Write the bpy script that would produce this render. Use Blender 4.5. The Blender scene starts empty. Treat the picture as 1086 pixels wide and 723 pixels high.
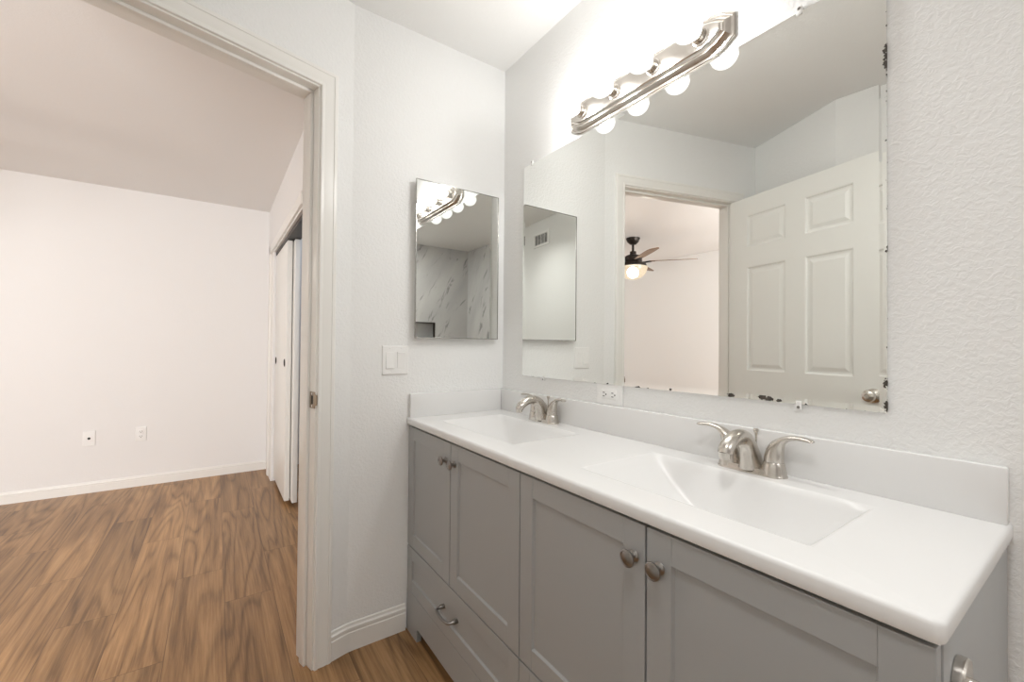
import bpy, bmesh, math, random
from mathutils import Vector, Matrix
random.seed(4)
R = math.radians
scn = bpy.context.scene
col = scn.collection
V = Vector

# ------------------------------------------------------------------ camera
YAW, PITCH, ROLL, FPX = 0.606, 0.0119, 0.0083, 453.756
CAM = V((1.6754, -1.1097, 1.1441))
fw = V((-math.cos(YAW)*math.cos(PITCH), math.sin(YAW)*math.cos(PITCH), math.sin(PITCH)))
rt = fw.cross(V((0, 0, 1))).normalized(); up = rt.cross(fw)
rt2 = rt*math.cos(ROLL) + up*math.sin(ROLL); up2 = -rt*math.sin(ROLL) + up*math.cos(ROLL)
cd = bpy.data.cameras.new('camera'); cam = bpy.data.objects.new('camera', cd); col.objects.link(cam)
cd.sensor_fit = 'HORIZONTAL'; cd.sensor_width = 36.0; cd.lens = 36.0*FPX/1086.0
cd.clip_start = 0.02; cd.clip_end = 60
m = Matrix.Identity(4)
for i in range(3):
    m[i][0], m[i][1], m[i][2], m[i][3] = rt2[i], up2[i], -fw[i], CAM[i]
cam.matrix_world = m
scn.camera = cam

# ------------------------------------------------------------------ light and exposure
EXPOSURE = 0.2
BULB_W = 5.6
FAN_W = 24.0
WINDOW_W = 70.0
VANITY_FILL_W = 4.8
SHOWER_FILL_W = 12.5
scn.view_settings.view_transform = 'Standard'
scn.view_settings.look = 'None'
scn.view_settings.exposure = EXPOSURE
scn.view_settings.gamma = 1.0
scn.view_settings.use_curve_mapping = False
cy = scn.cycles
cy.max_bounces = 14; cy.diffuse_bounces = 8; cy.glossy_bounces = 8; cy.transmission_bounces = 8; cy.transparent_max_bounces = 12
cy.caustics_reflective = True; cy.caustics_refractive = False; cy.blur_glossy = 0.3
cy.sample_clamp_indirect = 6.0
cy.use_denoising = True
world = bpy.data.worlds.new('world'); scn.world = world; world.use_nodes = True
bgn = world.node_tree.nodes['Background']; bgn.inputs[0].default_value = (0.75, 0.85, 1.0, 1); bgn.inputs[1].default_value = 1.0

def lamp(name, kind, loc, watts, color=(1, 1, 1), size=0.03, size_y=None, rot=(0, 0, 0), parent=None, spread=math.pi):
    l = bpy.data.lights.new(name, kind); l.energy = watts; l.color = color
    if kind == 'AREA':
        l.shape = 'RECTANGLE'; l.size = size; l.spread = spread; l.size_y = size_y or size
    else:
        l.shadow_soft_size = size
    o = bpy.data.objects.new(name, l); col.objects.link(o); o.location = loc; o.rotation_euler = rot
    if parent:
        o.parent = parent; o.matrix_parent_inverse = Matrix.Translation(-parent.location)
    return o
# daylight coming through the bedroom window on the wall at x = 1.6
lamp('bedroom_daylight', 'AREA', (1.52, -3.05, 1.45), WINDOW_W, (1.0, 0.985, 0.972), 1.5, 1.3, (0, R(90), 0))

# unseen fill lamps added for evenness, over floor and shower (housings built further down)
lamp('vanity_fill_light', 'AREA', (1.60, -1.07, 2.375), VANITY_FILL_W, (1.0, .992, .975), .18, .18, (0, 0, 0), spread=R(135))
lamp('shower_fill_light', 'AREA', (3.0, -.50, 2.375), SHOWER_FILL_W, (1.0, .992, .975), .30, .30, (0, 0, 0))

# ------------------------------------------------------------------ materials
def mat(name, base=(.8, .8, .8), rough=.5, metal=0.0, spec=.5, coat=0.0):
    mm = bpy.data.materials.new(name); mm.use_nodes = True
    b = mm.node_tree.nodes['Principled BSDF']
    b.inputs['Base Color'].default_value = (*base, 1); b.inputs['Roughness'].default_value = rough
    b.inputs['Metallic'].default_value = metal; b.inputs['Specular IOR Level'].default_value = spec
    b.inputs['Coat Weight'].default_value = coat; b.inputs['Coat Roughness'].default_value = .08
    return mm
def nt(mm): return mm.node_tree.nodes, mm.node_tree.links, mm.node_tree.nodes['Principled BSDF']
def texco(n, l, scale=(1, 1, 1), rot=(0, 0, 0)):
    t = n.new('ShaderNodeTexCoord'); mp = n.new('ShaderNodeMapping')
    mp.inputs['Scale'].default_value = scale; mp.inputs['Rotation'].default_value = rot
    l.new(t.outputs['Object'], mp.inputs['Vector']); return mp.outputs['Vector']
def noise(n, l, vec, scale, detail=3, rough=.5, dist=0.0):
    x = n.new('ShaderNodeTexNoise'); x.inputs['Scale'].default_value = scale; x.inputs['Detail'].default_value = detail
    x.inputs['Roughness'].default_value = rough; x.inputs['Distortion'].default_value = dist
    l.new(vec, x.inputs['Vector']); return x.outputs['Fac']
def ramp(n, l, fac, stops, interp='LINEAR'):
    r = n.new('ShaderNodeValToRGB'); r.color_ramp.interpolation = interp
    e = r.color_ramp.elements
    while len(e) < len(stops): e.new(0.5)
    for i, (p, c) in enumerate(stops):
        e[i].position = p; e[i].color = (*c, 1)
    l.new(fac, r.inputs['Fac']); return r.outputs['Color']
def math_n(n, l, op, a, b=None):
    x = n.new('ShaderNodeMath'); x.operation = op
    for i, v in enumerate((a, b)):
        if v is None: continue
        if isinstance(v, (int, float)): x.inputs[i].default_value = v
        else: l.new(v, x.inputs[i])
    return x.outputs[0]
def mixc(n, l, fac, a, b, mode='MIX'):
    x = n.new('ShaderNodeMix'); x.data_type = 'RGBA'; x.blend_type = mode
    for i, v in ((0, fac), (6, a), (7, b)):
        if isinstance(v, (int, float)): x.inputs[i].default_value = v
        elif isinstance(v, tuple): x.inputs[i].default_value = (*v, 1)
        else: l.new(v, x.inputs[i])
    return x.outputs[2]
def bump(n, l, b, h, strength, dist):
    x = n.new('ShaderNodeBump'); x.inputs['Strength'].default_value = strength; x.inputs['Distance'].default_value = dist
    l.new(h, x.inputs['Height']); l.new(x.outputs['Normal'], b.inputs['Normal'])

def wall_mat(name, base, strength):
    mm = mat(name, base, .55, spec=.3); n, l, b = nt(mm); v = texco(n, l)
    f1 = noise(n, l, v, 95, 2, .55, .6); f2 = noise(n, l, v, 38, 2, .5, .3)
    h = math_n(n, l, 'ADD', ramp(n, l, f1, [(.42, (0, 0, 0)), (.62, (1, 1, 1))]), math_n(n, l, 'MULTIPLY', f2, .8))
    bump(n, l, b, h, strength, .0022)
    return mm
M = {}
M['wall'] = wall_mat('painted wall with orange peel texture', (.823, .828, .822), .26)
M['bedwall'] = wall_mat('painted bedroom wall', (.81, .805, .80), .08)
M['ceil'] = wall_mat('painted ceiling', (.80, .80, .79), .12)
M['trim'] = mat('semi gloss white trim', (.83, .82, .79), .28)
M['door'] = mat('white painted door', (.82, .82, .79), .32)
M['plastic'] = mat('white plastic', (.85, .85, .84), .3)
M['cab'] = mat('grey painted cabinet', (.368, .373, .372), .38)
M['gapshade'] = mat('near black gap shade', (.008, .008, .008), .8, spec=.1)  # near-black, paints shade into the gaps it is seen through
M['counter'] = mat('white cultured marble', (.765, .765, .762), .27, coat=.08)
M['black'] = mat('black plastic', (.012, .012, .012), .5)
M['chrome'] = mat('polished chrome', (.82, .82, .80), .09, 1.0)
M['edge'] = mat('dull chrome edge', (.42, .41, .39), .22, 1.0)
M['bronze'] = mat('dark bronze', (.035, .028, .024), .4, .6)
M['clear'] = mat('clear plastic', (.82, .82, .81), .15)
M['oldbrass'] = mat('tarnished nickel', (.36, .30, .23), .35, 1.0)
def metal_mat(name, base, rough, var=.06):
    mm = mat(name, base, rough, 1.0); n, l, b = nt(mm); v = texco(n, l)
    f = noise(n, l, v, 60, 3)
    l.new(math_n(n, l, 'ADD', math_n(n, l, 'MULTIPLY', f, var*2), rough-var), b.inputs['Roughness'])
    return mm
M['nickel'] = metal_mat('brushed nickel', (.62, .585, .54), .24)
M['knob'] = metal_mat('antique pewter', (.30, .285, .27), .30)
M['mirror'] = mat('mirror glass', (.945, .955, .932), 0.0, 1.0)
M['cabmirror'] = mat('cabinet mirror glass', (.80, .81, .79), 0.0, 1.0)

def mirror_bevel_mat():
    mm = mat('bevelled mirror rim with lost silvering', (.945, .955, .932), .02, 1.0); n, l, b = nt(mm)
    v = texco(n, l); s = n.new('ShaderNodeSeparateXYZ'); l.new(v, s.inputs[0])
    wob = math_n(n, l, 'MULTIPLY', math_n(n, l, 'SUBTRACT', noise(n, l, v, 260, 3), .5), .014)
    X0, X1, Z0, Z1 = .1647, 1.3997, 1.0163, 1.9248
    dz = math_n(n, l, 'SUBTRACT', s.outputs['Z'], Z0)
    dx = math_n(n, l, 'SUBTRACT', X1, s.outputs['X'])
    d = math_n(n, l, 'ADD', math_n(n, l, 'MINIMUM', dz, dx), wob)
    # patches along the edge: a coarse noise decides how far the silvering is eaten away
    pn = noise(n, l, v, 45, 2, .6)
    reach = math_n(n, l, 'MULTIPLY', math_n(n, l, 'SUBTRACT', pn, .63), .042)
    hit = math_n(n, l, 'LESS_THAN', d, reach)
    blots = [(1.163, 1.024, .011), (1.178, 1.022, .010), (1.20, 1.020, .006), (1.085, 1.021, .009), (.905, 1.020, .005), (.66, 1.019, .004), (1.400, 1.72, .005), (1.400, 1.735, .005), (1.400, 1.75, .005), (1.3985, 1.075, .004), (1.4, 1.03, .005)]
    tot = hit
    for bx, bz, br in blots:
        ax = math_n(n, l, 'SUBTRACT', s.outputs['X'], bx); az = math_n(n, l, 'SUBTRACT', s.outputs['Z'], bz)
        rr = math_n(n, l, 'SQRT', math_n(n, l, 'ADD', math_n(n, l, 'MULTIPLY', ax, ax), math_n(n, l, 'MULTIPLY', math_n(n, l, 'MULTIPLY', az, az), 3.5 if bz < 1.06 and bx < 1.3 else .25)))
        tot = math_n(n, l, 'MAXIMUM', tot, math_n(n, l, 'LESS_THAN', math_n(n, l, 'ADD', rr, wob), br))
    l.new(mixc(n, l, tot, (.945, .955, .932), (.05, .042, .033)), b.inputs['Base Color'])
    l.new(math_n(n, l, 'SUBTRACT', 1.0, tot), b.inputs['Metallic'])
    l.new(math_n(n, l, 'ADD', math_n(n, l, 'MULTIPLY', tot, .6), .0), b.inputs['Roughness'])
    return mm
M['bevel'] = mirror_bevel_mat()

def floor_mat():
    mm = mat('walnut laminate planks', (.3, .17, .09), .38, spec=.35); n, l, b = nt(mm)
    t = n.new('ShaderNodeTexCoord'); s = n.new('ShaderNodeSeparateXYZ'); l.new(t.outputs['Object'], s.inputs[0])
    W_, L_ = .1873, 1.22
    row_f = math_n(n, l, 'DIVIDE', math_n(n, l, 'ADD', s.outputs['Y'], .874), W_)
    row = math_n(n, l, 'FLOOR', row_f)
    fy = math_n(n, l, 'SUBTRACT', row_f, row)
    # end joints of every row (x of one joint); rows count down from y = -0.874
    joints = {-1: -.61, -2: -.958, -3: -1.53, -4: -.77, 0: -1.05, -5: -1.25, -6: -.5, -7: -.9, -8: -1.4, 1: -.35, 2: -.8, 3: -1.2, 4: -.55}
    lo, hi = -12, 8
    st = []
    for k in range(lo, hi):
        j = joints.get(k, -(k*.437 % 1.22)); st.append(((k-lo)/(hi-lo), ((j % L_)/L_,)*3))
    off = ramp(n, l, math_n(n, l, 'DIVIDE', math_n(n, l, 'ADD', row, .5-lo), hi-lo), st, 'CONSTANT')
    col_f = math_n(n, l, 'SUBTRACT', math_n(n, l, 'DIVIDE', s.outputs['X'], L_), off)
    cl = math_n(n, l, 'FLOOR', col_f); fx = math_n(n, l, 'SUBTRACT', col_f, cl)
    idv = n.new('ShaderNodeCombineXYZ'); l.new(row, idv.inputs[0]); l.new(cl, idv.inputs[1])
    wn = n.new('ShaderNodeTexWhiteNoise'); l.new(idv.outputs[0], wn.inputs['Vector'])
    # per plank shifted grain space
    sc = n.new('ShaderNodeVectorMath'); sc.operation = 'SCALE'; l.new(wn.outputs['Color'], sc.inputs[0]); sc.inputs['Scale'].default_value = 13.0
    ad = n.new('ShaderNodeVectorMath'); ad.operation = 'ADD'; l.new(t.outputs['Object'], ad.inputs[0]); l.new(sc.outputs[0], ad.inputs[1])
    def stretch(sx, sy):
        mp = n.new('ShaderNodeMapping'); mp.inputs['Scale'].default_value = (sx, sy, 1); l.new(ad.outputs[0], mp.inputs['Vector']); return mp.outputs[0]
    broad = noise(n, l, stretch(.5, 6.2), 1.4, 6, .62, 1.3)
    fine = noise(n, l, stretch(1.6, 55), 2.2, 5, .68, .4)
    # cathedral figure: bands of a stretched distance field
    rings = noise(n, l, stretch(.42, 5.0), 1.0, 2, .45, .35)
    band = math_n(n, l, 'ADD', math_n(n, l, 'MULTIPLY', math_n(n, l, 'SINE', math_n(n, l, 'MULTIPLY', rings, 85)), .5), .5)
    c = ramp(n, l, broad, [(.33, (.115, .057, .024)), (.44, (.225, .120, .050)), (.53, (.345, .193, .084)), (.64, (.50, .30, .142))])
    c = mixc(n, l, .38, c, ramp(n, l, fine, [(.34, (.065, .032, .014)), (.48, (.28, .152, .064)), (.62, (.54, .33, .165))]))
    c = mixc(n, l, .36, c, ramp(n, l, band, [(.0, (.085, .042, .018)), (.22, (.27, .15, .066)), (1, (.43, .25, .118))]))
    tone = math_n(n, l, 'ADD', math_n(n, l, 'MULTIPLY', wn.outputs['Value'], .26), .90)
    tc = n.new('ShaderNodeCombineXYZ')
    for i in range(3): l.new(tone, tc.inputs[i])
    c = mixc(n, l, 1.0, c, tc.outputs[0], 'MULTIPLY')
    # knots
    vo = n.new('ShaderNodeTexVoronoi'); vo.inputs['Scale'].default_value = 1.0; l.new(stretch(1.1, 3.3), vo.inputs['Vector'])
    kn = ramp(n, l, math_n(n, l, 'ADD', vo.outputs['Distance'], math_n(n, l, 'MULTIPLY', fine, .12)), [(.07, (1, 1, 1)), (.16, (0, 0, 0))])
    c = mixc(n, l, math_n(n, l, 'MULTIPLY', kn, .6), c, (.085, .045, .025))
    ey = math_n(n, l, 'MINIMUM', fy, math_n(n, l, 'SUBTRACT', 1.0, fy)); ex = math_n(n, l, 'MINIMUM', fx, math_n(n, l, 'SUBTRACT', 1.0, fx))
    seam = math_n(n, l, 'MAXIMUM', math_n(n, l, 'LESS_THAN', ey, .0065), math_n(n, l, 'LESS_THAN', ex, .0011))
    c = mixc(n, l, math_n(n, l, 'MULTIPLY', seam, .55), c, (.06, .032, .018))
    l.new(c, b.inputs['Base Color'])
    l.new(math_n(n, l, 'ADD', math_n(n, l, 'MULTIPLY', fine, .2), .27), b.inputs['Roughness'])
    bump(n, l, b, fine, .06, .002)
    return mm
M['floor'] = floor_mat()

def marble_mat():
    mm = mat('marble look shower tile', (.6, .6, .6), .22); n, l, b = nt(mm)
    t = n.new('ShaderNodeTexCoord'); sp_ = n.new('ShaderNodeSeparateXYZ'); l.new(t.outputs['Object'], sp_.inputs[0])
    u = math_n(n, l, 'MULTIPLY', math_n(n, l, 'ADD', sp_.outputs['X'], sp_.outputs['Y']), -1.0)
    q = math_n(n, l, 'SUBTRACT', math_n(n, l, 'MULTIPLY', u, .88), math_n(n, l, 'MULTIPLY', sp_.outputs['Z'], .47))
    pz = math_n(n, l, 'ADD', math_n(n, l, 'MULTIPLY', sp_.outputs['Z'], .88), math_n(n, l, 'MULTIPLY', u, .47))
    cb = n.new('ShaderNodeCombineXYZ'); l.new(math_n(n, l, 'MULTIPLY', q, 5.0), cb.inputs[0]); l.new(math_n(n, l, 'MULTIPLY', pz, 1.25), cb.inputs[1]); v = cb.outputs[0]
    mp = cb
    f = noise(n, l, mp.outputs[0], 1.6, 4, .55, .9)
    ridge = math_n(n, l, 'ABSOLUTE', math_n(n, l, 'SUBTRACT', f, .5))
    pres = noise(n, l, v, 2.2, 2, .5)
    vein = ramp(n, l, math_n(n, l, 'ADD', ridge, math_n(n, l, 'MULTIPLY', math_n(n, l, 'SUBTRACT', .60, pres), .26)), [(.0, (1, 1, 1)), (.03, (0, 0, 0))])
    cloud = noise(n, l, mp.outputs[0], .9, 3, .5)
    c = ramp(n, l, cloud, [(.3, (.50, .50, .50)), (.7, (.62, .61, .60))])
    c = mixc(n, l, math_n(n, l, 'MULTIPLY', vein, .72), c, (.20, .20, .205))
    l.new(c, b.inputs['Base Color'])
    return mm
M['marble'] = marble_mat()

def blade_mat():
    mm = mat('walnut fan blade', (.16, .09, .05), .45); n, l, b = nt(mm); v = texco(n, l, (3, 12, 3))
    l.new(ramp(n, l, noise(n, l, v, 6, 3), [(.3, (.13, .07, .035)), (.7, (.24, .14, .075))]), b.inputs['Base Color']); return mm
M['blade'] = blade_mat()

def glow_mat(name, color, strength, clear):
    mm = bpy.data.materials.new(name); mm.use_nodes = True; n, l = mm.node_tree.nodes, mm.node_tree.links; n.clear()
    out = n.new('ShaderNodeOutputMaterial'); em = n.new('ShaderNodeEmission'); em.inputs[0].default_value = (*color, 1); em.inputs[1].default_value = strength
    tr = n.new('ShaderNodeBsdfTransparent'); gl = n.new('ShaderNodeBsdfGlossy'); gl.inputs['Roughness'].default_value = .05
    mx = n.new('ShaderNodeMixShader'); mx.inputs[0].default_value = 1-clear
    l.new(tr.outputs[0], mx.inputs[1]); l.new(em.outputs[0], mx.inputs[2])
    m2 = n.new('ShaderNodeMixShader'); m2.inputs[0].default_value = .05; l.new(mx.outputs[0], m2.inputs[1]); l.new(gl.outputs[0], m2.inputs[2])
    l.new(m2.outputs[0], out.inputs[0]); return mm
M['bulb'] = glow_mat('clear lit globe bulb', (1, .98, .95), 1.5, .45)
M['bowl'] = glow_mat('lit frosted glass bowl', (1, .80, .57), .95, .25)

# ------------------------------------------------------------------ mesh helpers
class MB:
    def __init__(s): s.bm = bmesh.new()
    def _merge(s, b2, mtx=None, mi=0):
        if mtx is not None: bmesh.ops.transform(b2, matrix=mtx, verts=b2.verts)
        for f in b2.faces: f.material_index = mi
        me = bpy.data.meshes.new('tmp'); b2.to_mesh(me); b2.free(); s.bm.from_mesh(me); bpy.data.meshes.remove(me)
    def box(s, x0, x1, y0, y1, z0, z1, bev=0, mtx=None, mi=0, seg=2):
        b = bmesh.new(); bmesh.ops.create_cube(b, size=1)
        bmesh.ops.transform(b, matrix=Matrix.Translation(((x0+x1)/2, (y0+y1)/2, (z0+z1)/2)) @ Matrix.Diagonal((x1-x0, y1-y0, z1-z0, 1)), verts=b.verts)
        if bev: bmesh.ops.bevel(b, geom=b.edges[:], offset=bev, segments=seg, affect='EDGES', profile=.5)
        s._merge(b, mtx, mi); return s
    def rings(s, rings, cap0=True, cap1=True, closed=True, mtx=None, mi=0):
        b = bmesh.new(); vs = [[b.verts.new(p) for p in r] for r in rings]; n = len(rings[0])
        for a, c in zip(vs, vs[1:]):
            for i in range(n if closed else n-1):
                j = (i+1) % n; b.faces.new((a[i], a[j], c[j], c[i]))
        if cap0: b.faces.new(vs[0][::-1])
        if cap1: b.faces.new(vs[-1])
        bmesh.ops.remove_doubles(b, verts=b.verts, dist=1e-6)
        bmesh.ops.recalc_face_normals(b, faces=b.faces)
        s._merge(b, mtx, mi); return s
    def lathe(s, prof, mtx=None, n=28, mi=0):
        """prof: list of (r, z) revolved about z"""
        rr = [[V((max(r, 1e-5)*math.cos(2*math.pi*i/n), max(r, 1e-5)*math.sin(2*math.pi*i/n), z)) for i in range(n)] for r, z in prof]
        return s.rings(rr, mtx=mtx, mi=mi)
    def sphere(s, c, r, n=28, mi=0):
        b = bmesh.new(); bmesh.ops.create_uvsphere(b, u_segments=n, v_segments=n//2, radius=r); s._merge(b, Matrix.Translation(c), mi); return s
    def tube(s, pts, rad, n=16, mi=0, flat=1.0, cap=True):
        """rad: number or list; flat < 1 squashes the section vertically"""
        pts = [V(p) for p in pts]; rr = []
        for i, p in enumerate(pts):
            t = (pts[min(i+1, len(pts)-1)]-pts[max(i-1, 0)]).normalized()
            ref = V((0, 0, 1)) if abs(t.z) < .95 else V((0, 1, 0))
            a = t.cross(ref).normalized(); c = a.cross(t)
            r = rad[i] if isinstance(rad, (list, tuple)) else rad
            rr.append([p + a*r*math.cos(2*math.pi*k/n) + c*r*flat*math.sin(2*math.pi*k/n) for k in range(n)])
        return s.rings(rr, cap, cap, mi=mi)
    def prism(s, poly, z0, z1, mi=0, mtx=None):
        return s.rings([[V((x, y, z0)) for x, y in poly], [V((x, y, z1)) for x, y in poly]], mi=mi, mtx=mtx)
    def build(s, name, mats, parent=None, smooth=35, mtx=None):
        if mtx is not None: bmesh.ops.transform(s.bm, matrix=mtx, verts=s.bm.verts)
        me = bpy.data.meshes.new(name); s.bm.to_mesh(me); s.bm.free()
        for x in (mats if isinstance(mats, (list, tuple)) else [mats]): me.materials.append(x)
        if smooth:
            me.shade_smooth(); me.set_sharp_from_angle(angle=R(smooth))
        o = bpy.data.objects.new(name, me); col.objects.link(o)
        if parent:
            o.parent = parent
            if parent.type == 'EMPTY': o.matrix_parent_inverse = Matrix.Translation(-parent.location)
        return o
def thing(name, loc, label, cat, group=None):
    o = bpy.data.objects.new(name, None); col.objects.link(o); o.location = loc; o.empty_display_size = .05
    return tag(o, label, cat, group)
def tag(o, label, cat, group=None, kind=None):
    o['label'] = label; o['category'] = cat
    if group: o['group'] = group
    if kind: o['kind'] = kind
    return o
def struct(o, label, cat): return tag(o, label, cat, kind='structure')
def smoothpath(pts, k=6):
    """Catmull-Rom through tuples (any length)"""
    out = []; P_ = [pts[0]]+list(pts)+[pts[-1]]
    for i in range(1, len(P_)-2):
        for j in range(k):
            t = j/k
            out.append(tuple(.5*(2*b + (c-a)*t + (2*a-5*b+4*c-d)*t*t + (3*b-a-3*c+d)*t**3) for a, b, c, d in zip(P_[i-1], P_[i], P_[i+1], P_[i+2])))
    out.append(tuple(pts[-1])); return out

# ------------------------------------------------------------------ main dimensions
H, HB = 2.44, 2.362
PHI = R(15.5)
dw = V((math.sin(PHI), -math.cos(PHI), 0)); nn = V((math.cos(PHI), math.sin(PHI), 0)); P0 = V((0, -.69, 0))
DW = Matrix(((dw.x, nn.x, 0, P0.x), (dw.y, nn.y, 0, P0.y), (0, 0, 1, 0), (0, 0, 0, 1)))   # local (s, n, z) of the angled doorway wall
S0, S1, HZ, WT = .133, .940, 2.062, .118         # opening and wall thickness
def dpt(s, n, z=0): return DW @ V((s, n, z))

# ------------------------------------------------------------------ structure
f = MB(); f.box(-2.95, 3.7, -4.95, .1, -.05, 0); struct(f.build('floor', M['floor'], smooth=0), 'walnut brown laminate plank floor running through bathroom and bedroom', 'floor')

K1 = dpt(1.115, 0); K2 = V((.81, -1.54, 0)); K3 = V((2.72, -1.735, 0))
b = MB(); b.prism([(-.02, .1), (-.02, -.69), (dpt(1.2, -.03).x, dpt(1.2, -.03).y), (.80, -1.62), (3.7, -1.85), (3.7, .1)], H, H+.06)
struct(b.build('ceiling', M['ceil'], smooth=0), 'flat off white bathroom ceiling', 'ceiling')
# bedroom ceiling: everything on the far side of the doorway wall
b = MB(); b.prism([(-2.95, -.60), (-2.95, -4.95), (1.7, -4.95), (1.7, -1.90), (.78, -1.76), (dpt(1.13, -.06).x, dpt(1.13, -.06).y), (dpt(-.02, -.06).x, dpt(-.02, -.06).y), (-.10, -.60)], HB, HB+.06)
struct(b.build('ceiling.001', M['bedwall'], smooth=0), 'flat pinkish white bedroom ceiling beyond the doorway', 'ceiling')

b = MB(); b.box(-.11, 3.7, 0, .1, 0, H); struct(b.build('wall_right', M['wall'], smooth=0), 'white textured wall carrying the wide mirror', 'wall')
# end wall and angled doorway wall meet in a soft bend; one skin per wall
b = MB(); b.prism([(0, 0), (-.11, 0), (-.11, -.60), (dpt(-.02, -WT).x, dpt(-.02, -WT).y), (dpt(0, 0).x, dpt(0, 0).y)], 0, H)
struct(b.build('wall_front', M['wall'], smooth=0), 'white end wall carrying the medicine cabinet and light switch', 'wall')
b = MB()
b.box(0.0, S0-.013, -WT, 0, 0, H, mtx=DW); b.box(S0-.013, S1+.013, -WT, 0, HZ+.013, H, mtx=DW); b.box(S1+.013, 1.115, -WT, 0, 0, H, mtx=DW)
struct(b.build('wall_doorway', M['wall'], smooth=0), 'white angled wall around the open doorway', 'wall')
k1b = dpt(1.115, -WT)
b = MB(); b.prism([(K1.x, K1.y), (K2.x, K2.y), (K2.x+.02, K2.y-.12), (k1b.x, k1b.y-.06), (k1b.x, k1b.y)], 0, H)
struct(b.build('wall_left', M['wall'], smooth=0), 'white wall behind the open six panel door', 'wall')
b = MB(); b.prism([(K2.x, K2.y), (K3.x, K3.y), (K3.x, K3.y-.12), (K2.x+.02, K2.y-.12)], 0, H)
struct(b.build('wall_left.001', M['wall'], smooth=0), 'white wall with the air vent, opposite the vanity', 'wall')
# shower walls
b = MB(); b.box(2.72, 3.57, -1.86, -1.742, 0, H); struct(b.build('wall_shower', M['marble'], smooth=0), 'grey veined marble tile on the shower side wall', 'wall')
NY0, NY1, NZ0, NZ1 = -1.262, -.93, 1.245, 1.443
b = MB()
for y0, y1, z0, z1 in ((-1.86, NY0, 0, H), (NY1, 0, 0, H), (NY0, NY1, 0, NZ0), (NY0, NY1, NZ1, H)): b.box(3.57, 3.68, y0, y1, z0, z1)
b.box(3.66, 3.68, NY0, NY1, NZ0, NZ1)
struct(b.build('wall_back', M['marble'], smooth=0), 'grey veined marble tile on the shower end wall with a niche', 'wall')
b = MB()
for a in ((3.562, 3.60, NY0-.002, NY1+.002, NZ1-.012, NZ1), (3.562, 3.60, NY0-.002, NY1+.002, NZ0, NZ0+.012), (3.562, 3.60, NY0, NY0+.012, NZ0+.012, NZ1-.012), (3.562, 3.60, NY1-.012, NY1, NZ0+.012, NZ1-.012)): b.box(*a)
struct(b.build('trim_3', M['bronze'], smooth=0), 'dark metal edging around the shower niche', 'trim')

# bedroom
b = MB(); b.box(-2.95, -2.85, -4.95, 0, 0, HB+.05); struct(b.build('wall_bedroom_far', M['bedwall'], smooth=0), 'plain white bedroom wall seen through the doorway with two low outlets', 'wall')
b = MB(); b.box(-2.85, 1.7, -4.15, -4.05, 0, HB+.05); struct(b.build('wall_bedroom_left', M['bedwall'], smooth=0), 'pale bedroom wall behind the ceiling fan in the mirror', 'wall')
WX, WY0, WY1, WZ0, WZ1 = 1.6, -3.80, -2.30, .8, 2.1
b = MB()
for y0, y1, z0, z1 in ((-4.05, WY0, 0, HB+.05), (WY1, -1.75, 0, HB+.05), (WY0, WY1, 0, WZ0), (WY0, WY1, WZ1, HB+.05)): b.box(WX, 1.7, y0, y1, z0, z1)
struct(b.build('wall_bedroom_back', M['bedwall'], smooth=0), 'bedroom wall with the window', 'wall')
b = MB()
for a in ((WY0, WY1, WZ0, WZ0+.05), (WY0, WY1, WZ1-.05, WZ1), (WY0, WY0+.05, WZ0+.05, WZ1-.05), (WY1-.05, WY1, WZ0+.05, WZ1-.05), (-3.075, -3.025, WZ0+.05, WZ1-.05)): b.box(1.62, 1.67, *a)
wo = struct(b.build('window_1', M['trim'], smooth=0), 'white framed bedroom window', 'window')
b = MB(); b.box(.85, 1.62, -1.80, -1.76, 0, HB+.05); struct(b.build('wall_bedroom_right', M['bedwall'], smooth=0), 'bedroom side of the bathroom partition', 'wall')
CY, CX0, CX1, CZ = -.715, -2.42, -.95, 1.915
b = MB(); b.box(-2.85, CX0, CY, CY+.10, 0, HB+.05); b.box(CX1, -.115, CY, CY+.10, 0, HB+.05); b.box(CX0, CX1, CY, CY+.10, CZ, HB+.05)
struct(b.build('wall_closet', M['bedwall'], smooth=0), 'bedroom wall with the sliding closet opening', 'wall')
b = MB(); b.box(-2.85, -.115, -.08, -.02, 0, HB+.05); struct(b.build('wall_closet_back', M['bedwall'], smooth=0), 'back of the closet', 'wall')
# closet trim and track
b = MB()
b.box(CX0-.24, CX0-.17, CY-.014, CY, 0, CZ+.085, .003); b.box(CX0-.17, CX0, CY-.004, CY, 0, CZ, 0); b.box(CX0-.24, CX1, CY-.014, CY, CZ+.015, CZ+.085, .003)
struct(b.build('trim_4', M['trim']), 'flat white casing around the closet opening', 'trim')
b = MB(); b.box(CX0, CX1, CY+.015, CY+.095, CZ-.025, CZ-.001); struct(b.build('trim_5', M['bronze']), 'dark closet door track under the header', 'trim')
def closet_door(name, x0, x1, y0, label, pulls):
    b = MB(); b.box(x0, x1, y0, y0+.033, .035, CZ-.03, .002); o = struct(b.build(name, M['door']), label, 'door')
    for px_ in pulls:
        b = MB(); b.lathe([(.0, .0), (.021, .0), (.026, .0035), (.028, .002), (.028, 0)], Matrix.Translation((px_, y0-.0005, 1.01)) @ Matrix.Rotation(R(90), 4, 'X'))
        b.build('finger_pull', M['bronze'], o)
closet_door('door_2', CX0+.01, -1.73, CY+.018, 'white sliding closet door in front, two dark finger pulls', (-2.33, -1.80))
closet_door('door_3', CX0+.03, -1.66, CY+.058, 'white sliding closet door behind the front one', ())

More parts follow.
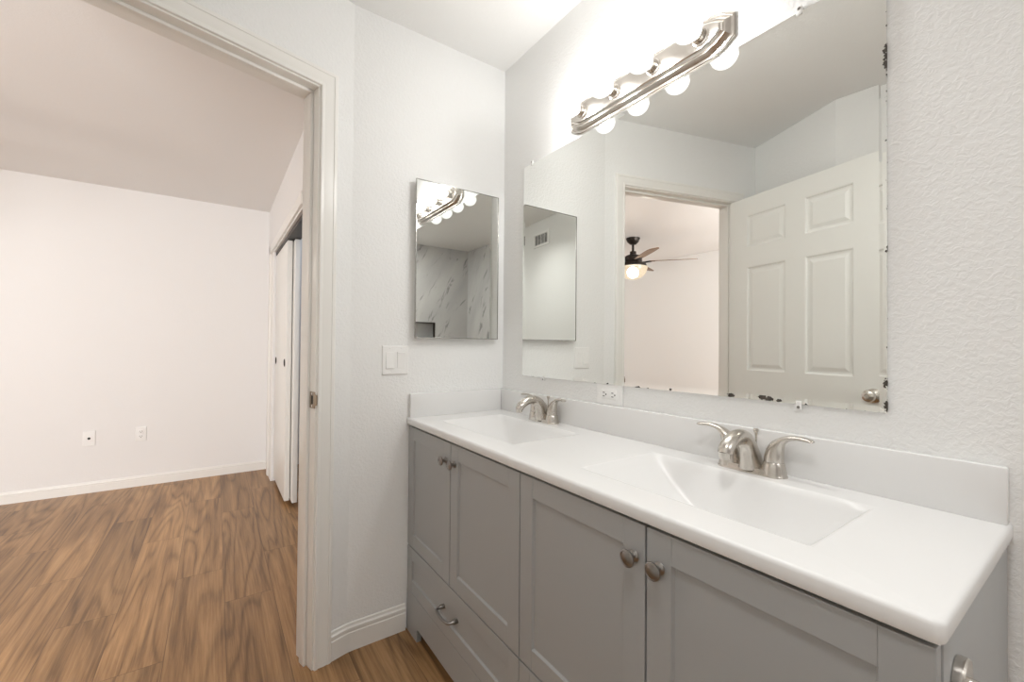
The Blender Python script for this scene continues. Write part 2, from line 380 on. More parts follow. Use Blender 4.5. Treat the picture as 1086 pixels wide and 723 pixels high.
# ---------------------------------------------------------------- doorway casing, jamb
def sweep_frame(name, inner, prof, mtx, material):
    """inner: list of (s, z, ds, dz) stations; prof: (across, height)"""
    b = MB(); rr = []
    for s_, z_, ds, dz in inner:
        rr.append([V((s_+ds*a, h, z_+dz*a)) for a, h in prof])
    b.rings(rr, mtx=mtx); return b.build(name, material, smooth=25)
CP = [(0, 0), (0, .009), (.002, .0105), (.010, .0105), (.0115, .0085), (.014, .0085), (.030, .0125), (.044, .0135), (.046, .016), (.055, .016), (.058, .0145), (.060, .011), (.060, 0)]
rv = .006
o = sweep_frame('trim_1', [(S0-rv, 0, -1, 0), (S0-rv, HZ+rv, -1, 1), (S1+rv, HZ+rv, 1, 1), (S1+rv, 0, 1, 0)], CP, DW, M['trim'])
struct(o, 'white moulded door casing around the bathroom doorway', 'trim')
b = MB()
jt = .0125
b.box(S0-jt, S0, -WT-.002, .001, 0, HZ+jt, .001, DW); b.box(S1, S1+jt, -WT-.002, .001, 0, HZ+jt, .001, DW); b.box(S0, S1, -WT-.002, .001, HZ, HZ+jt, .001, DW)
b.box(S0, S0+.011, -.075, -.038, .0, HZ-.011, .002, DW); b.box(S1-.011, S1, -.075, -.038, 0, HZ-.011, .002, DW); b.box(S0, S1, -.075, -.038, HZ-.011, HZ, .002, DW)
struct(b.build('trim_2', M['trim']), 'white door jamb with stop lining the doorway', 'trim')
# bedroom side casing
o = sweep_frame('trim_6', [(S0-rv, 0, -1, 0), (S0-rv, HZ+rv, -1, 1), (S1+rv, HZ+rv, 1, 1), (S1+rv, 0, 1, 0)], [(a, -h) for a, h in CP], DW @ Matrix.Translation((0, -WT-.001, 0)), M['trim'])
struct(o, 'white door casing on the bedroom side', 'trim')

# strike plate on the right jamb
sp = thing('strike_plate', dpt(S0+.001, -.018, .947), 'tarnished nickel strike plate on the door jamb', 'strike plate')
b = MB()
z0, z1 = .918, .976
b.box(S0, S0+.0018, -.036, -.026, z0, z1, .0005, DW); b.box(S0, S0+.0018, -.012, .003, z0, z1, .0005, DW)
b.box(S0, S0+.0018, -.026, -.012, z0, z0+.014, 0, DW); b.box(S0, S0+.0018, -.026, -.012, z1-.014, z1, 0, DW)
b.rings([[V((S0+.0018, .002, z)) for z in (z0+.008, z1-.008)] + [V((S0, .002, z)) for z in (z1-.008, z0+.008)],
         [V((S0-.001, .012, z)) for z in (z0+.012, z1-.012)] + [V((S0-.003, .011, z)) for z in (z1-.012, z0+.012)]], mtx=DW)
b.build('plate', M['oldbrass'], sp)
b = MB(); b.box(S0+.0002, S0+.0008, -.026, -.012, z0+.014, z1-.014, 0, DW); b.build('latch_hole', M['black'], sp)
for zz in (z0+.007, z1-.007):
    b = MB(); b.lathe([(0, 0), (.004, 0), (.004, .0008), (0, .0014)], Matrix.Translation(dpt(S0+.0018, -.019, zz)) @ dw.to_track_quat('Z', 'Y').to_matrix().to_4x4(), 12); b.build('screw', M['chrome'], sp)

# ---------------------------------------------------------------- baseboards
BP = [(0, 0), (.013, 0), (.013, .068), (.0105, .0705), (.0105, .074), (.0125, .079), (.0115, .086), (.0065, .090), (.005, .094), (.005, .099), (.002, .102), (0, .102)]
def baseboard(name, path, label, sc=1.0):
    """path: plan points, room on the right hand side of travel -> offset along right normal"""
    pts = [V((p[0], p[1], 0)) for p in path]; rr = []
    for i, p in enumerate(pts):
        ns = []
        for a, c in ((i-1, i), (i, i+1)):
            if a >= 0 and c < len(pts):
                d = (pts[c]-pts[a]).normalized(); ns.append(V((d.y, -d.x, 0)))
        nrm = sum(ns, V()).normalized(); k = 1/max(.3, nrm.dot(ns[0]))
        rr.append([p + nrm*k*a + V((0, 0, h*sc)) for a, h in BP])
    b = MB(); b.rings(rr); return struct(b.build(name, M['trim'], smooth=30), label, 'baseboard')
pe = dpt(S0-rv-.060, 0)
bend = [dpt(.018, 0), P0 + V((.0015, .0, 0)), V((0, -.672, 0))]
baseboard('baseboard_front', [(pe.x, pe.y)] + [(q.x, q.y) for q in bend][0:1] + [(.001, -.69), (0, -.672), (0, -.4665)], 'white moulded baseboard between doorway and vanity')
baseboard('baseboard_bedroom_far', [(-2.85, -4.05), (-2.85, CY)], 'white baseboard along the bedroom far wall', .80)
baseboard('baseboard_bedroom_left', [(1.6, -4.05), (-2.837, -4.05)], 'white baseboard along the bedroom wall behind the fan', .80)

# ---------------------------------------------------------------- bathroom door (open)
VC = V((CAM.x, -CAM.y, 0))
DH = VC + (V((.277, -1.528, 0)) - VC)*1.010; DE = VC + (V((1.0566, -1.280, 0)) - VC)*1.043
DA = math.atan2((DE-DH).y, (DE-DH).x)
dd = V((math.cos(DA), math.sin(DA), 0)); dn = V((-math.sin(DA), math.cos(DA), 0))
DM = Matrix(((dd.x, dn.x, 0, DH.x), (dd.y, dn.y, 0, DH.y), (0, 0, 1, 0), (0, 0, 0, 1)))
def panel_door(name):
    U0, U1, Z0, Z1, T = -.014, (DE-DH).length, .012, 2.052, .035; ku = (DE-DH).length/.818
    panels = [(u0*ku, u1*ku, 1.144+(z0-1.144)*1.025, 1.144+(z1-1.144)*1.025) for u0, u1 in ((.106, .356), (.467, .707)) for z0, z1 in ((1.735, 1.924), (1.014, 1.618), (.24, .84))]
    b = bmesh.new()
    for v0, sg in ((0.0, 1), (-T, -1)):
        loops = [[(U0, Z0), (U1, Z0), (U1, Z1), (U0, Z1)]] + [[(a, c), (bb, c), (bb, d), (a, d)] for a, bb, c, d in panels]
        es = []
        for lp in loops:
            vs = [b.verts.new((u, v0, z)) for u, z in lp]; es += [b.edges.new((vs[i], vs[(i+1) % 4])) for i in range(4)]
        bmesh.ops.triangle_fill(b, use_beauty=True, edges=es)
        for a, bb, c, d in panels:
            prev = None
            for ins, dep in ((0, 0), (.004, .002), (.008, .0075), (.014, .0095), (.020, .009), (.036, .003), (.038, .0025)):
                r_ = [b.verts.new((u, v0 - sg*dep, z)) for u, z in ((a+ins, c+ins), (bb-ins, c+ins), (bb-ins, d-ins), (a+ins, d-ins))]
                if prev:
                    for i in range(4): b.faces.new((prev[i], prev[(i+1) % 4], r_[(i+1) % 4], r_[i]))
                prev = r_
            b.faces.new(prev)
    for (u0, z0), (u1, z1) in (((U0, Z0), (U1, Z0)), ((U1, Z0), (U1, Z1)), ((U1, Z1), (U0, Z1)), ((U0, Z1), (U0, Z0))):
        b.faces.new([b.verts.new(p) for p in ((u0, 0, z0), (u1, 0, z1), (u1, -T, z1), (u0, -T, z0))])
    bmesh.ops.remove_doubles(b, verts=b.verts, dist=1e-5); bmesh.ops.recalc_face_normals(b, faces=b.faces)
    mb = MB(); mb._merge(b); return mb.build(name, M['door'], smooth=12, mtx=DM)
door = struct(panel_door('door_1'), 'white six panel door standing open, seen in the wide mirror', 'door')
for sg in (1, -1):
    b = MB()
    b.lathe([(0, 0), (.033, 0), (.033, .003), (.029, .008), (.016, .012), (.0125, .016), (.0125, .024), (.019, .029), (.0265, .036), (.0275, .043), (.025, .050), (.017, .055), (.010, .0565), (.008, .055), (0, .055)],
            DM @ Matrix.Translation((.763, 0 if sg > 0 else -.035, .930)) @ Matrix.Rotation(R(-90*sg), 4, 'X'), 32)
    b.build('door_knob', M['nickel'], door)
for zz in (.25, 1.02, 1.80):
    b = MB(); b.lathe([(0, 0), (.006, 0), (.006, .09), (0, .09)], DM @ Matrix.Translation((-.020, -.036, zz)), 12); b.build('hinge', M['nickel'], door)

# ---------------------------------------------------------------- vanity cabinet
W, D = 1.5622, .466
FY = -.458                                   # door faces
van = thing('vanity_cabinet', (.78, -.23, 0), 'long grey shaker vanity cabinet under the white double sink top', 'vanity cabinet')
b = MB(); VX0, VX1 = .0025, 1.556
b.box(VX0, VX0+.016, -.438, -.004, 0, .822); b.box(VX1-.016, VX1, -.438, -.004, 0, .822, .001)
b.box(VX0+.016, VX1-.016, -.438, -.004, .075, .16); b.box(VX0+.016, VX1-.016, -.018, -.004, .16, .822)
b.box(VX0+.016, VX1-.016, -.436, -.420, .345, .822, mi=1); b.box(VX0+.016, VX1-.016, -.436, -.420, .16, .345, mi=1)  # dark panels behind the doors, shade of the gaps put into colour
b.build('carcass', [M['cab'], M['gapshade']], van, 30)
b = MB(); b.prism([(VX0, 0), (VX0+.104, 0), (VX0+.104, .045), (VX0+.112, .052), (VX1-.112, .052), (VX1-.104, .045), (VX1-.104, 0), (VX1, 0), (VX1, .162), (VX0, .162)], 0, .019,
          mtx=Matrix(((1, 0, 0, 0), (0, 0, 1, FY), (0, 1, 0, 0), (0, 0, 0, 1))))
b.build('base_rail', M['cab'], van, 30)
def shaker(name, x0, x1, z0, z1, st, bt=None, tp=None):
    bt = bt or st; tp = tp or st; b = MB(); y0, y1 = FY, FY+.019; e = .0011
    b.box(x0, x0+st, y0, y1, z0, z1, e); b.box(x1-st, x1, y0, y1, z0, z1, e)
    b.box(x0+st, x1-st, y0+.0002, y1, z0, z0+bt, e); b.box(x0+st, x1-st, y0+.0002, y1, z1-tp, z1, e)
    b.box(x0+st-.004, x1-st+.004, y0+.0065, y1-.001, z0+bt-.004, z1-tp+.004)
    k = .0032                                    # sloped bead round the panel
    xi0, xi1, zi0, zi1 = x0+st, x1-st, z0+bt, z1-tp
    b.rings([[V((a, y0+.0012, c)) for a, c in ((xi0, zi0), (xi1, zi0), (xi1, zi1), (xi0, zi1))],
             [V((a, y0+.0066, c)) for a, c in ((xi0+k, zi0+k), (xi1-k, zi0+k), (xi1-k, zi1-k), (xi0+k, zi1-k))]], False, False)
    return b.build(name, M['cab'], van, 18)
def knob(dx, z, parent):
    b = MB(); b.lathe([(0, 0), (.0105, 0), (.0115, .002), (.0095, .0045), (.0058, .0065), (.0052, .012), (.0075, .0155), (.0150, .0185), (.0162, .0205), (.0158, .0225), (.0135, .0236), (.0128, .0228), (.0115, .0232), (.006, .0252), (0, .0256)],
                      Matrix.Translation((dx, FY, z)) @ Matrix.Rotation(R(90), 4, 'X'), 28)
    return b.build('knob', M['knob'], parent, 50)
for x0, x1, kx in ((.004, .3780, .345), (.3822, .7752, .411), (.7790, 1.1680, 1.144), (1.1722, 1.5540, 1.200)):
    dr = shaker('door', x0, x1, .3435, .8165, .051); knob(kx, .7535, dr)
for x0, x1 in ((.004, .7755), (.7785, 1.5545)):
    dr = shaker('drawer', x0, x1, .163, .3385, .045, .049, .049)
    b = MB(); cx = (x0+x1)/2 - .012; hy = FY
    pth = smoothpath([(cx-.048, hy+.006, .250), (cx-.048, hy-.012, .250), (cx-.040, hy-.026, .249), (cx, hy-.030, .247), (cx+.040, hy-.026, .249), (cx+.048, hy-.012, .250), (cx+.048, hy+.006, .250)], 5)
    rad = [.0075 if (i < 5 or i > len(pth)-6) else .0052 for i in range(len(pth))]
    b.tube(pth, rad, 14)
    b.build('pull_handle', M['knob'], dr, 50)

# ---------------------------------------------------------------- countertop with two basins
top = thing('vanity_countertop', (.78, -.233, .824), 'glossy white one piece vanity top with two integral basins', 'countertop')
ZT = .851
basins = [(.135, .629, -.381, -.096), (.914, 1.408, -.381, -.096)]
bm = bmesh.new(); RI = .007; rc = .014
def outline(ins):
    pts = [(.0012, -D+ins)]; cx_, cy_ = W-rc, -D+rc; r_ = rc-ins
    for k in range(7):
        a = R(-90 + 90*k/6); pts.append((cx_+r_*math.cos(a), cy_+r_*math.sin(a)))
    pts += [(W-ins, -.0005), (.0012, -.0005)]; return pts
es = []
for lp in [outline(RI)] + [[(a, c), (bb, c), (bb, d), (a, d)] for a, bb, c, d in basins]:
    vs = [bm.verts.new((x, y, ZT)) for x, y in lp]; es += [bm.edges.new((vs[i], vs[(i+1) % len(vs)])) for i in range(len(vs))]
bmesh.ops.triangle_fill(bm, use_beauty=True, edges=es)
for fc in bm.faces:
    if fc.normal.z < 0: fc.normal_flip()
prev = None
for ins, dz in ((RI, 0), (.0035, -.001), (.001, -.0035), (0, -.007), (0, -.022), (.0015, -.026), (.004, -.027)):
    r_ = [bm.verts.new((x, y, ZT+dz)) for x, y in outline(ins)[:9]]
    if prev:
        for i in range(8): bm.faces.new((prev[i], r_[i], r_[i+1], prev[i+1]))
    prev = r_
bmesh.ops.remove_doubles(bm, verts=bm.verts, dist=1e-5)
mb = MB(); mb._merge(bm); mb.build('slab', M['counter'], top, 40)
mb = MB(); xs_ = [.0012, .10, .665, .88, 1.44, W-.0045]
for k in range(0, 6, 2): mb.box(xs_[k], xs_[k+1], -D+.0045, -.0008, ZT-.027, ZT-.012)
for k in (1, 3): mb.box(xs_[k], xs_[k+1], -D+.0045, -D+.04, ZT-.027, ZT-.012); mb.box(xs_[k], xs_[k+1], -.06, -.0008, ZT-.027, ZT-.012)
mb.build('underside', M['counter'], top, 0)
for x0, x1, y0, y1 in basins:
    mb = MB(); bx0, bx1, by0, by1 = x0+.29, x1-.13, y0+.055, y1-.125; dep = .118; rr = []
    Mx = 14
    def rect(a, bb, c, d, r_, z):
        pts = []
        for k, (ux, uy, vx, vy) in enumerate(((a, c, bb, c), (bb, c, bb, d), (bb, d, a, d), (a, d, a, c))):
            for i in range(Mx):
                t = i/Mx; pts.append([ux+(vx-ux)*t, uy+(vy-uy)*t])
        if r_ > 0:
            for p in pts:
                for sx, cx_ in ((-1, a+r_), (1, bb-r_)):
                    for sy, cy_ in ((-1, c+r_), (1, d-r_)):
                        if (p[0]-cx_)*sx > 0 and (p[1]-cy_)*sy > 0:
                            q = V((p[0]-cx_, p[1]-cy_)); L = q.length; mxx = max(abs(q.x), abs(q.y))
                            q = q/L*min(r_, L) if L > 0 else q; p[0], p[1] = cx_+q.x, cy_+q.y
        return [V((p[0], p[1], z)) for p in pts]
    rr.append(rect(x0, x1, y0, y1, 0, ZT)); rr.append(rect(x0+.003, x1-.003, y0+.003, y1-.003, .003, ZT-.0005)); rr.append(rect(x0+.007, x1-.007, y0+.007, y1-.007, .005, ZT-.0022))
    for k in range(1, 17):
        t = k/16; g = 1-(1-t)**1.75; e = .007
        rr.append(rect(x0+e+(bx0-x0-e)*t, x1-e-(x1-e-bx1)*t, y0+e+(by0-y0-e)*t, y1-e-(y1-e-by1)*t, .005+.02*t, ZT-.0022-dep*g))
    cxm, cym = (bx0+bx1)/2, (by0+by1)/2
    for t in (.4, .75, .9):
        rr.append([V((p.x+(cxm-p.x)*t, p.y+(cym-p.y)*t, p.z-.004*t)) for p in rr[18]])
    mb.rings(rr, False, True); bo = mb.build('basin', M['counter'], top, 55)
    zb = ZT-.0022-dep-.0036
    mb = MB(); mb.lathe([(0, .001), (.013, .001), (.014, .004), (.022, .004), (.024, .001), (.024, -.004), (0, -.004)], Matrix.Translation((cxm, cym, zb+.001)), 24); mb.build('drain', M['chrome'], bo)
b = MB(); b.box(.0012, 1.5585, -.0205, -.0008, ZT-.001, .947, .003); b.build('backsplash', M['counter'], top)
b = MB(); b.box(.0012, .0205, -D+.008, -.0206, ZT-.001, .947, .003); b.build('side_splash', M['counter'], top)

# ---------------------------------------------------------------- faucets
def faucet(cx, cy_, label):
    t = thing('faucet', (cx, cy_, ZT), label, 'faucet', 'brushed nickel centerset faucets on the vanity top')
    T = Matrix.Translation((cx, cy_, ZT))
    b = MB(); N = 48
    def stad(hw, hd, z):
        pts = []
        for i in range(N):
            a = 2*math.pi*i/N; c_, s_ = math.cos(a), math.sin(a)
            x = (hw-hd)*(1 if c_ > 1e-6 else -1 if c_ < -1e-6 else 0) + hd*c_
            pts.append(V((x, hd*s_, z)))
        return pts
    b.rings([stad(.079, .0275, 0), stad(.079, .0275, .002), stad(.0775, .026, .004), stad(.0755, .024, .012), stad(.0735, .022, .014)], mtx=T)
    for sx in (-1, 1):
        b.lathe([(.0265, .003), (.0255, .010), (.0235, .022), (.0215, .031), (.0205, .0325), (0, .0325)], T @ Matrix.Translation((.051*sx, 0, 0)))
    b.build('base', M['nickel'], t, 40)
    for sx in (-1, 1):
        b = MB()
        # dome of the handle, leaning outwards, then the lever
        sec = smoothpath([(.051, .0, .033, .0205, .0205), (.0515, 0, .042, .0203, .020), (.0535, 0, .056, .0185, .018), (.059, 0, .070, .0150, .0155), (.068, 0, .082, .0095, .0140), (.082, -.001, .0905, .0062, .0115), (.100, -.003, .0945, .0050, .0095), (.116, -.005, .0945, .0048, .0098), (.128, -.007, .0935, .0042, .0100), (.1335, -.008, .093, .0020, .0060)], 5)
        rr = []
        for i, (x, y, z, r1, r2) in enumerate(sec):
            a = sec[max(0, i-1)]; c_ = sec[min(len(sec)-1, i+1)]; tn = V((c_[0]-a[0], 0, c_[2]-a[2])).normalized()
            if i == 0: tn = V((0, 0, 1))
            nrm = V((-tn.z, 0, tn.x))
            rr.append([V(((x+nrm.x*r1*math.cos(2*math.pi*k/20))*sx, y+r2*math.sin(2*math.pi*k/20), z+nrm.z*r1*math.cos(2*math.pi*k/20))) for k in range(20)])
        b.rings(rr, mtx=T); b.build('handle', M['nickel'], t, 50)
    # spout: broad fin at the root, arching forward to the outlet
    b = MB()
    sec = smoothpath([(.000, .010, .035, .0270), (-.003, .026, .0335, .0220), (-.009, .045, .0300, .0185), (-.018, .063, .0240, .0175), (-.032, .079, .0195, .0180), (-.052, .0880, .0165, .0180), (-.076, .0865, .0155, .0180), (-.097, .0780, .0152, .0180), (-.1115, .0665, .0150, .0172), (-.1165, .0560, .0146, .0160)], 5)
    rr = []
    for i, (y, z, r1, r2) in enumerate(sec):
        a = sec[max(0, i-1)]; c_ = sec[min(len(sec)-1, i+1)]; tn = V((0, c_[0]-a[0], c_[1]-a[1])).normalized()
        if i == 0: tn = V((0, 0, 1))
        nrm = V((0, -tn.z, tn.y))
        rr.append([V((r2*math.sin(2*math.pi*k/24), y+nrm.y*r1*math.cos(2*math.pi*k/24), z+nrm.z*r1*math.cos(2*math.pi*k/24))) for k in range(24)])
    b.rings(rr, mtx=T); so = b.build('spout', M['nickel'], t, 50)
    b = MB(); b.lathe([(0, -.004), (.0105, -.004), (.0118, -.002), (.0122, .012), (0, .012)], T @ Matrix.Translation((0, -.1172, .0475)), 20); b.build('aerator', M['nickel'], so)
    b = MB(); b.lathe([(.0022, .012), (.0022, .080), (.0028, .083), (.0062, .093), (.0066, .096), (.005, .098), (0, .098)], T @ Matrix.Translation((.0, .0235, 0)), 16); b.build('lift_rod', M['nickel'], t)
    return t
faucet(1.157, -.0495, 'brushed nickel faucet at the near basin, toward the open vanity end')
faucet(.366, -.0495, 'brushed nickel faucet at the far basin, next to the end wall')

# ---------------------------------------------------------------- wide mirror
X0, X1, Z0, Z1, BW = .1647, 1.3997, 1.0163, 1.9248, .0125
mir = thing('wall_mirror', ((X0+X1)/2, 0, Z0), 'wide frameless mirror above the vanity with dark worn spots along its lower edge', 'mirror')
b = MB(); YF = -.006
b.rings([[V((x, y, z)) for x, z in ((X0+BW, Z0+BW), (X1-BW, Z0+BW), (X1-BW, Z1-BW), (X0+BW, Z1-BW))] for y in (-.001, YF)], True, True)
b.build('mirror_glass', M['mirror'], mir, 0)
b = MB(); ed = -.00030
def rl(i, y, yb=None): return [V((x, y if z > 1.5 or yb is None else yb, z)) for x, z in ((X0+i, Z0+i), (X1-i, Z0+i), (X1-i, Z1-i), (X0+i, Z1-i))]
b.rings([rl(0, -.001), rl(0, YF+ed, YF-.0011), rl(BW, YF)], False, False)
b.build('bevelled_rim', M['bevel'], mir, 0)
for cx, cz, sg in ((.223, Z1, 1), (1.243, Z1, 1), (.310, Z0, -1), (1.242, Z0, -1)):
    b = MB(); b.box(cx-.006, cx+.006, -.0090, -.0066, cz-.008 if sg > 0 else cz-.002, cz+.002 if sg > 0 else cz+.008, .001)
    b.box(cx-.006, cx+.006, -.0090, -.0008, cz+.001 if sg > 0 else cz-.012, cz+.012 if sg > 0 else cz-.001, .001)
    c_ = b.build('clip', M['clear'], mir); c_['label'] = 'small clear plastic mirror clip'
    b = MB(); b.lathe([(0, 0), (.0035, 0), (.003, .0012), (0, .0016)], Matrix.Translation((cx, -.0089, cz+.0070*sg)) @ Matrix.Rotation(R(90), 4, 'X'), 12); b.build('screw', M['knob'], c_)

# ---------------------------------------------------------------- medicine cabinet
Y0, Y1, MZ0, MZ1 = -.4485, -.050, 1.1735, 1.8235
med = thing('medicine_cabinet', (0, (Y0+Y1)/2, MZ0), 'mirrored medicine cabinet with thin chrome edge on the end wall', 'medicine cabinet')
b = MB(); b.box(.0008, .0255, Y0+.010, Y1-.010, MZ0+.010, MZ1-.010); b.build('body', M['trim'], med)
b = MB(); b.box(.0262, .0306, Y0+.0035, Y1-.0035, MZ0+.0035, MZ1-.0035); b.build('mirror_door', M['cabmirror'], med, 0)
b = MB()
for a in ((Y0, Y0+.0035, MZ0, MZ1), (Y1-.0035, Y1, MZ0, MZ1), (Y0+.0035, Y1-.0035, MZ0, MZ0+.0035), (Y0+.0035, Y1-.0035, MZ1-.0035, MZ1)): b.box(.0258, .0325, *a, .0008)
b.build('chrome_edge', M['edge'], med)

# ---------------------------------------------------------------- vanity light bar
LX0, LX1, LZ, LH = .467, 1.093, 1.991, .060
fix = thing('vanity_light', ((LX0+LX1)/2, 0, LZ), 'brushed nickel bar light with four round bulbs above the mirror', 'light fixture')
def octo(ins, y):
    kx = .063 - ins*.35; kz = .030 - ins*.25; x0, x1, z0, z1 = LX0+ins, LX1-ins, LZ-LH+ins, LZ+LH-ins
    pts = []
    for cx, cz, a0 in ((x1, z0, 0), (x1, z1, 1), (x0, z1, 2), (x0, z0, 3)):
        sx = 1 if cx == x1 else -1; sz = 1 if cz == z1 else -1
        p = [(cx-sx*kx, cz), (cx-sx*kx*.46, cz-sz*kz*.36), (cx, cz-sz*kz)]
        if a0 in (1, 3): p = p[::-1]
        pts += p
    return [V((x, -y, z)) for x, z in pts]
b = MB()
b.rings([octo(i, y) for i, y in ((0, .0008), (0, .008), (.002, .010), (.005, .0105), (.0065, .0090), (.0085, .0095), (.013, .015), (.018, .0225), (.0195, .0225), (.021, .0205), (.0225, .0215), (.026, .030), (.029, .033), (.032, .0335))])
b.build('backplate', M['nickel'], fix, 22)
for k in range(4):
    bx = .552 + .1535*k; bz = LZ+.001
    Tm = Matrix.Translation((bx, -.033, bz)) @ Matrix.Rotation(R(90), 4, 'X')
    b = MB(); b.lathe([(.024, 0), (.024, .002), (.0205, .004), (.0195, .018), (.0205, .0195), (.0205, .024), (.0185, .0255), (.0165, .0255), (.0165, .010), (0, .010)], Tm, 28); b.build('socket', M['nickel'], fix)
    b = MB(); b.lathe([(0.0, .011), (.0132, .011), (.0132, .024), (.014, .026), (.021, .0335)] + [(.040*math.cos(R(a)), .064+.040*math.sin(R(a))) for a in range(-48, 90, 6)] + [(0, .104)], Tm, 32)
    bo = b.build('light_bulb', M['bulb'], fix, 60); bo['label'] = 'lit clear globe bulb'
    lamp('bulb_light', 'POINT', (bx, -.098, bz), BULB_W, (1.0, .988, .968), .022, parent=fix)

# ---------------------------------------------------------------- switch, outlets
def plate(t, c, ux, w, h, nrm, material=M['plastic']):
    """cover plate centred at c, width axis ux, outward normal nrm"""
    Mx_ = Matrix(((ux.x, 0, nrm.x, c.x), (ux.y, 0, nrm.y, c.y), (0, 1, 0, c.z), (0, 0, 0, 1)))
    b = MB(); b.rings([[V((sx*(w/2-i), sy*(h/2-i), z)) for sx, sy in ((-1, -1), (1, -1), (1, 1), (-1, 1))] for i, z in ((0, .0006), (0, .003), (.002, .0052), (.006, .0058))], mtx=Mx_)
    b.build('cover_plate', material, t, 20); return Mx_
t = thing('light_switch', (0, -.517, 1.084), 'white double rocker light switch between doorway and medicine cabinet', 'light switch')
Mx_ = plate(t, V((0, -.517, 1.084)), V((0, 1, 0)), .107, .114, V((1, 0, 0)))
for k, sx in enumerate((-.023, .023)):
    b = MB(); hi, lo_ = (.0068, .0105) if k == 0 else (.0100, .0066)
    b.rings([[V((sx+a*.0165, c_*.033, .0056)) for a, c_ in ((-1, -1), (1, -1), (1, 1), (-1, 1))],
             [V((sx+a*.0155, c_*.032, lo_ if c_ < 0 else hi)) for a, c_ in ((-1, -1), (1, -1), (1, 1), (-1, 1))]], mtx=Mx_); b.build('rocker', M['plastic'], t, 20)
    for sy in (-.048, .048):
        b = MB(); b.lathe([(0, .0057), (.003, .0057), (.0025, .0066), (0, .007)], Mx_ @ Matrix.Translation((sx, sy, 0)), 10); b.build('screw', M['plastic'], t)
def outlet(t, c, ux, nrm, horiz=False, decora=False):
    uz = V((0, 0, 1))
    w, h = (.114, .069) if horiz else (.070, .114)
    Mx_ = plate(t, c, ux, w, h, nrm)
    Rm = Mx_ @ (Matrix.Rotation(R(90), 4, 'Z') if horiz else Matrix.Identity(4))
    if decora:
        b = MB(); b.box(-.0165, .0165, -.0335, .0335, .005, .0066, .0006, Rm); b.build('receptacle', M['plastic'], t)
    for sy in (-.0195, .0195):
        if not decora:
            b = MB(); b.box(-.0165, .0165, sy-.0135, sy+.0135, .005, .0068, .0012, Rm); b.build('receptacle', M['plastic'], t)
        b = MB(); zt = .0069 if not decora else .0067
        for a in (-.0063, .0063): b.box(a-.0013, a+.0013, sy-.001, sy+.008, zt-.0002, zt+.0002, 0, Rm)
        b.lathe([(0, zt-.0002), (.0027, zt-.0002), (.0027, zt+.0002), (0, zt+.0002)], Rm @ Matrix.Translation((0, sy-.007, 0)), 10); b.build('slots', M['black'], t)
    for sy in ((0,) if not decora else (-.048, .048)):
        b = MB(); b.lathe([(0, .0057), (.003, .0057), (.0025, .0068), (0, .0072)], Rm @ Matrix.Translation((0, sy, 0)), 10); b.build('screw', M['plastic'], t)
t = thing('wall_outlet', (.665, 0, .9805), 'white sideways power outlet between the mirror and the backsplash', 'outlet')
outlet(t, V((.665, -.0003, .9815)), V((1, 0, 0)), V((0, -1, 0)), True, True)
t = thing('wall_outlet', (-2.85, -1.592, .415), 'white duplex outlet low on the bedroom far wall', 'outlet')
outlet(t, V((-2.8497, -1.592, .415)), V((0, 1, 0)), V((1, 0, 0)))
t = thing('cable_outlet', (-2.85, -1.892, .413), 'white cable jack plate with a dark centre on the bedroom far wall', 'cable outlet')
Mx_ = plate(t, V((-2.8497, -1.892, .413)), V((0, 1, 0)), .070, .114, V((1, 0, 0)))
b = MB(); b.lathe([(0, .0055), (.009, .0055), (.009, .0075), (.0055, .0075), (.0055, .012), (0, .012)], Mx_, 16); b.build('jack', M['black'], t)
for sy in (-.042, .042):
    b = MB(); b.lathe([(0, .0057), (.003, .0057), (.0025, .0068), (0, .0072)], Mx_ @ Matrix.Translation((0, sy, 0)), 10); b.build('screw', M['plastic'], t)

# ---------------------------------------------------------------- air vent opposite the mirror
dk = (K3-K2).normalized(); nk = V((-dk.y, dk.x, 0))
vc = K2 + dk*1.02; vc.z = 2.245
VM = Matrix(((dk.x, nk.x, 0, vc.x), (dk.y, nk.y, 0, vc.y), (0, 0, 1, vc.z), (0, 0, 0, 1)))
t = thing('air_vent', vc, 'white wall register high up, seen in the mirrored medicine cabinet', 'air vent')
b = MB()
for a in ((-.15, .15, .05, .075), (-.15, .15, -.075, -.05), (-.15, -.115, -.05, .05), (.115, .15, -.05, .05)): b.box(a[0], a[1], .001, .009, a[2], a[3], .002, VM)
b.build('frame', M['plastic'], t)
b = MB(); b.box(-.115, .115, .001, .002, -.05, .05, 0, VM); b.build('backing', M['gapshade'], t)
b = MB()
for k in range(9): b.box(-.115, .115, .0025, .0075, -.044+k*.011-.0016, -.044+k*.011+.0016, 0, VM)
for k in range(3): b.box(-.06+.06*k-.002, -.06+.06*k+.002, .003, .008, -.05, .05, 0, VM)
b.build('louvers', M['plastic'], t)

# ---------------------------------------------------------------- paper holder on the vanity side
t = thing('toilet_paper_holder', (1.556, -.357, .745), 'brushed nickel paper holder post on the vanity end panel', 'paper holder')
RX = Matrix.Translation((1.5565, -.385, .757)) @ Matrix.Rotation(R(90), 4, 'Y')
b = MB(); b.lathe([(0, 0), (.025, 0), (.026, .0015), (.026, .009), (.0245, .011), (.011, .012), (0, .012)], RX, 32); b.build('rosette', M['nickel'], t)
b = MB(); b.tube(smoothpath([(1.566, -.385, .757), (1.59, -.385, .756), (1.617, -.385, .755), (1.630, -.381, .755), (1.635, -.368, .755), (1.635, -.33, .755), (1.635, -.245, .755)], 5), .0068, 16); b.build('arm', M['nickel'], t)

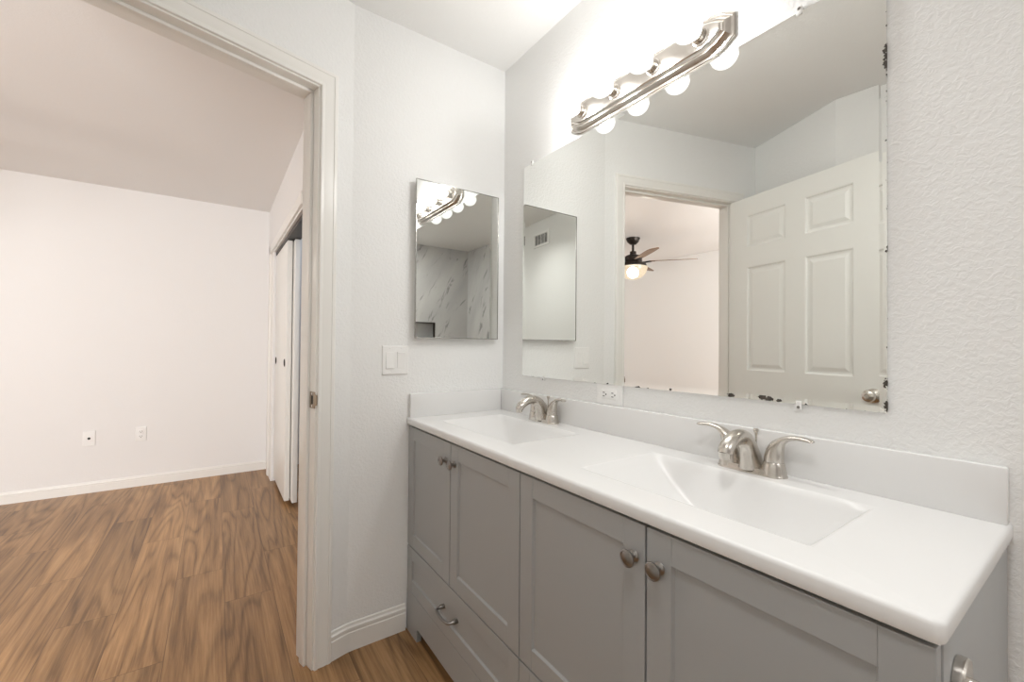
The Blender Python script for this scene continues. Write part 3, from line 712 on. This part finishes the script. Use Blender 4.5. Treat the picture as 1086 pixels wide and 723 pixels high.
# ---------------------------------------------------------------- ceiling fan in the bedroom
FX, FYc = -1.485, -2.73
fan = thing('ceiling_fan', (FX, FYc, HB), 'dark bronze ceiling fan with lit bowl in the bedroom, seen in the mirror', 'ceiling fan')
T = Matrix.Translation((FX, FYc, HB))
b = MB(); b.lathe([(0, 0), (.075, 0), (.074, -.012), (.060, -.045), (.035, -.068), (.016, -.074), (0, -.074)], T); b.build('canopy', M['bronze'], fan)
b = MB(); b.lathe([(.013, -.07), (.013, -.175), (0, -.175)], T, 14); b.build('downrod', M['bronze'], fan)
b = MB(); b.lathe([(0, -.150), (.034, -.150), (.036, -.185), (.075, -.196), (.098, -.215), (.100, -.270), (.140, -.290), (.150, -.312), (.148, -.322), (0, -.322)], T, 36); b.build('motor_housing', M['bronze'], fan)
b = MB(); b.lathe([(.150, -.322), (.158, -.324), (.155, -.350), (.138, -.395), (.105, -.432), (.060, -.455), (0, -.462)], T, 36); b.build('glass_bowl', M['bowl'], fan, 60)
a0 = R(-39.4)
for k in range(5):
    A = a0 + 2*math.pi*k/5
    BM = T @ Matrix.Rotation(A, 4, 'Z') @ Matrix.Translation((0, 0, -.262)) @ Matrix.Rotation(R(-11), 4, 'X')
    b = MB(); b.tube([(.09, 0, -.012), (.13, 0, -.012), (.17, 0, -.006), (.20, 0, -.004)], .009, 10); b.box(.17, .235, -.035, .035, -.0085, -.0045, .001)
    ir = b.build('blade_iron', M['bronze'], fan, mtx=BM)
    b = MB(); out = [(.185, -.050), (.30, -.060), (.50, -.064), (.62, -.060), (.655, -.045), (.668, -.015), (.668, .015), (.655, .045), (.62, .060), (.50, .064), (.30, .060), (.185, .050)]
    b.prism(out, -.004, .003); b.build('blade', M['blade'], fan, mtx=BM)
lamp('fan_light', 'POINT', (FX, FYc, HB-.385), FAN_W, (1.0, .93, .84), .06, parent=fan)

# ---------------------------------------------------------------- housings of the added fill lamps, out of view
for (lx, ly), lb in (((1.60, -1.07), 'added round white ceiling fill lamp above the floor in front of the vanity'), ((3.0, -.50), 'added round white ceiling fill lamp above the shower')):
    t = thing('ceiling_fill_lamp', (lx, ly, H), lb, 'ceiling lamp')
    b = MB(); b.lathe([(0, 0), (.14, 0), (.14, -.02), (.13, -.035), (0, -.035)], Matrix.Translation((lx, ly, H))); b.build('housing', M['trim'], t)
    b = MB(); b.lathe([(.13, -.035), (.125, -.055), (.10, -.0625), (0, -.0628)], Matrix.Translation((lx, ly, H))); b.build('diffuser', M['bowl'], t)
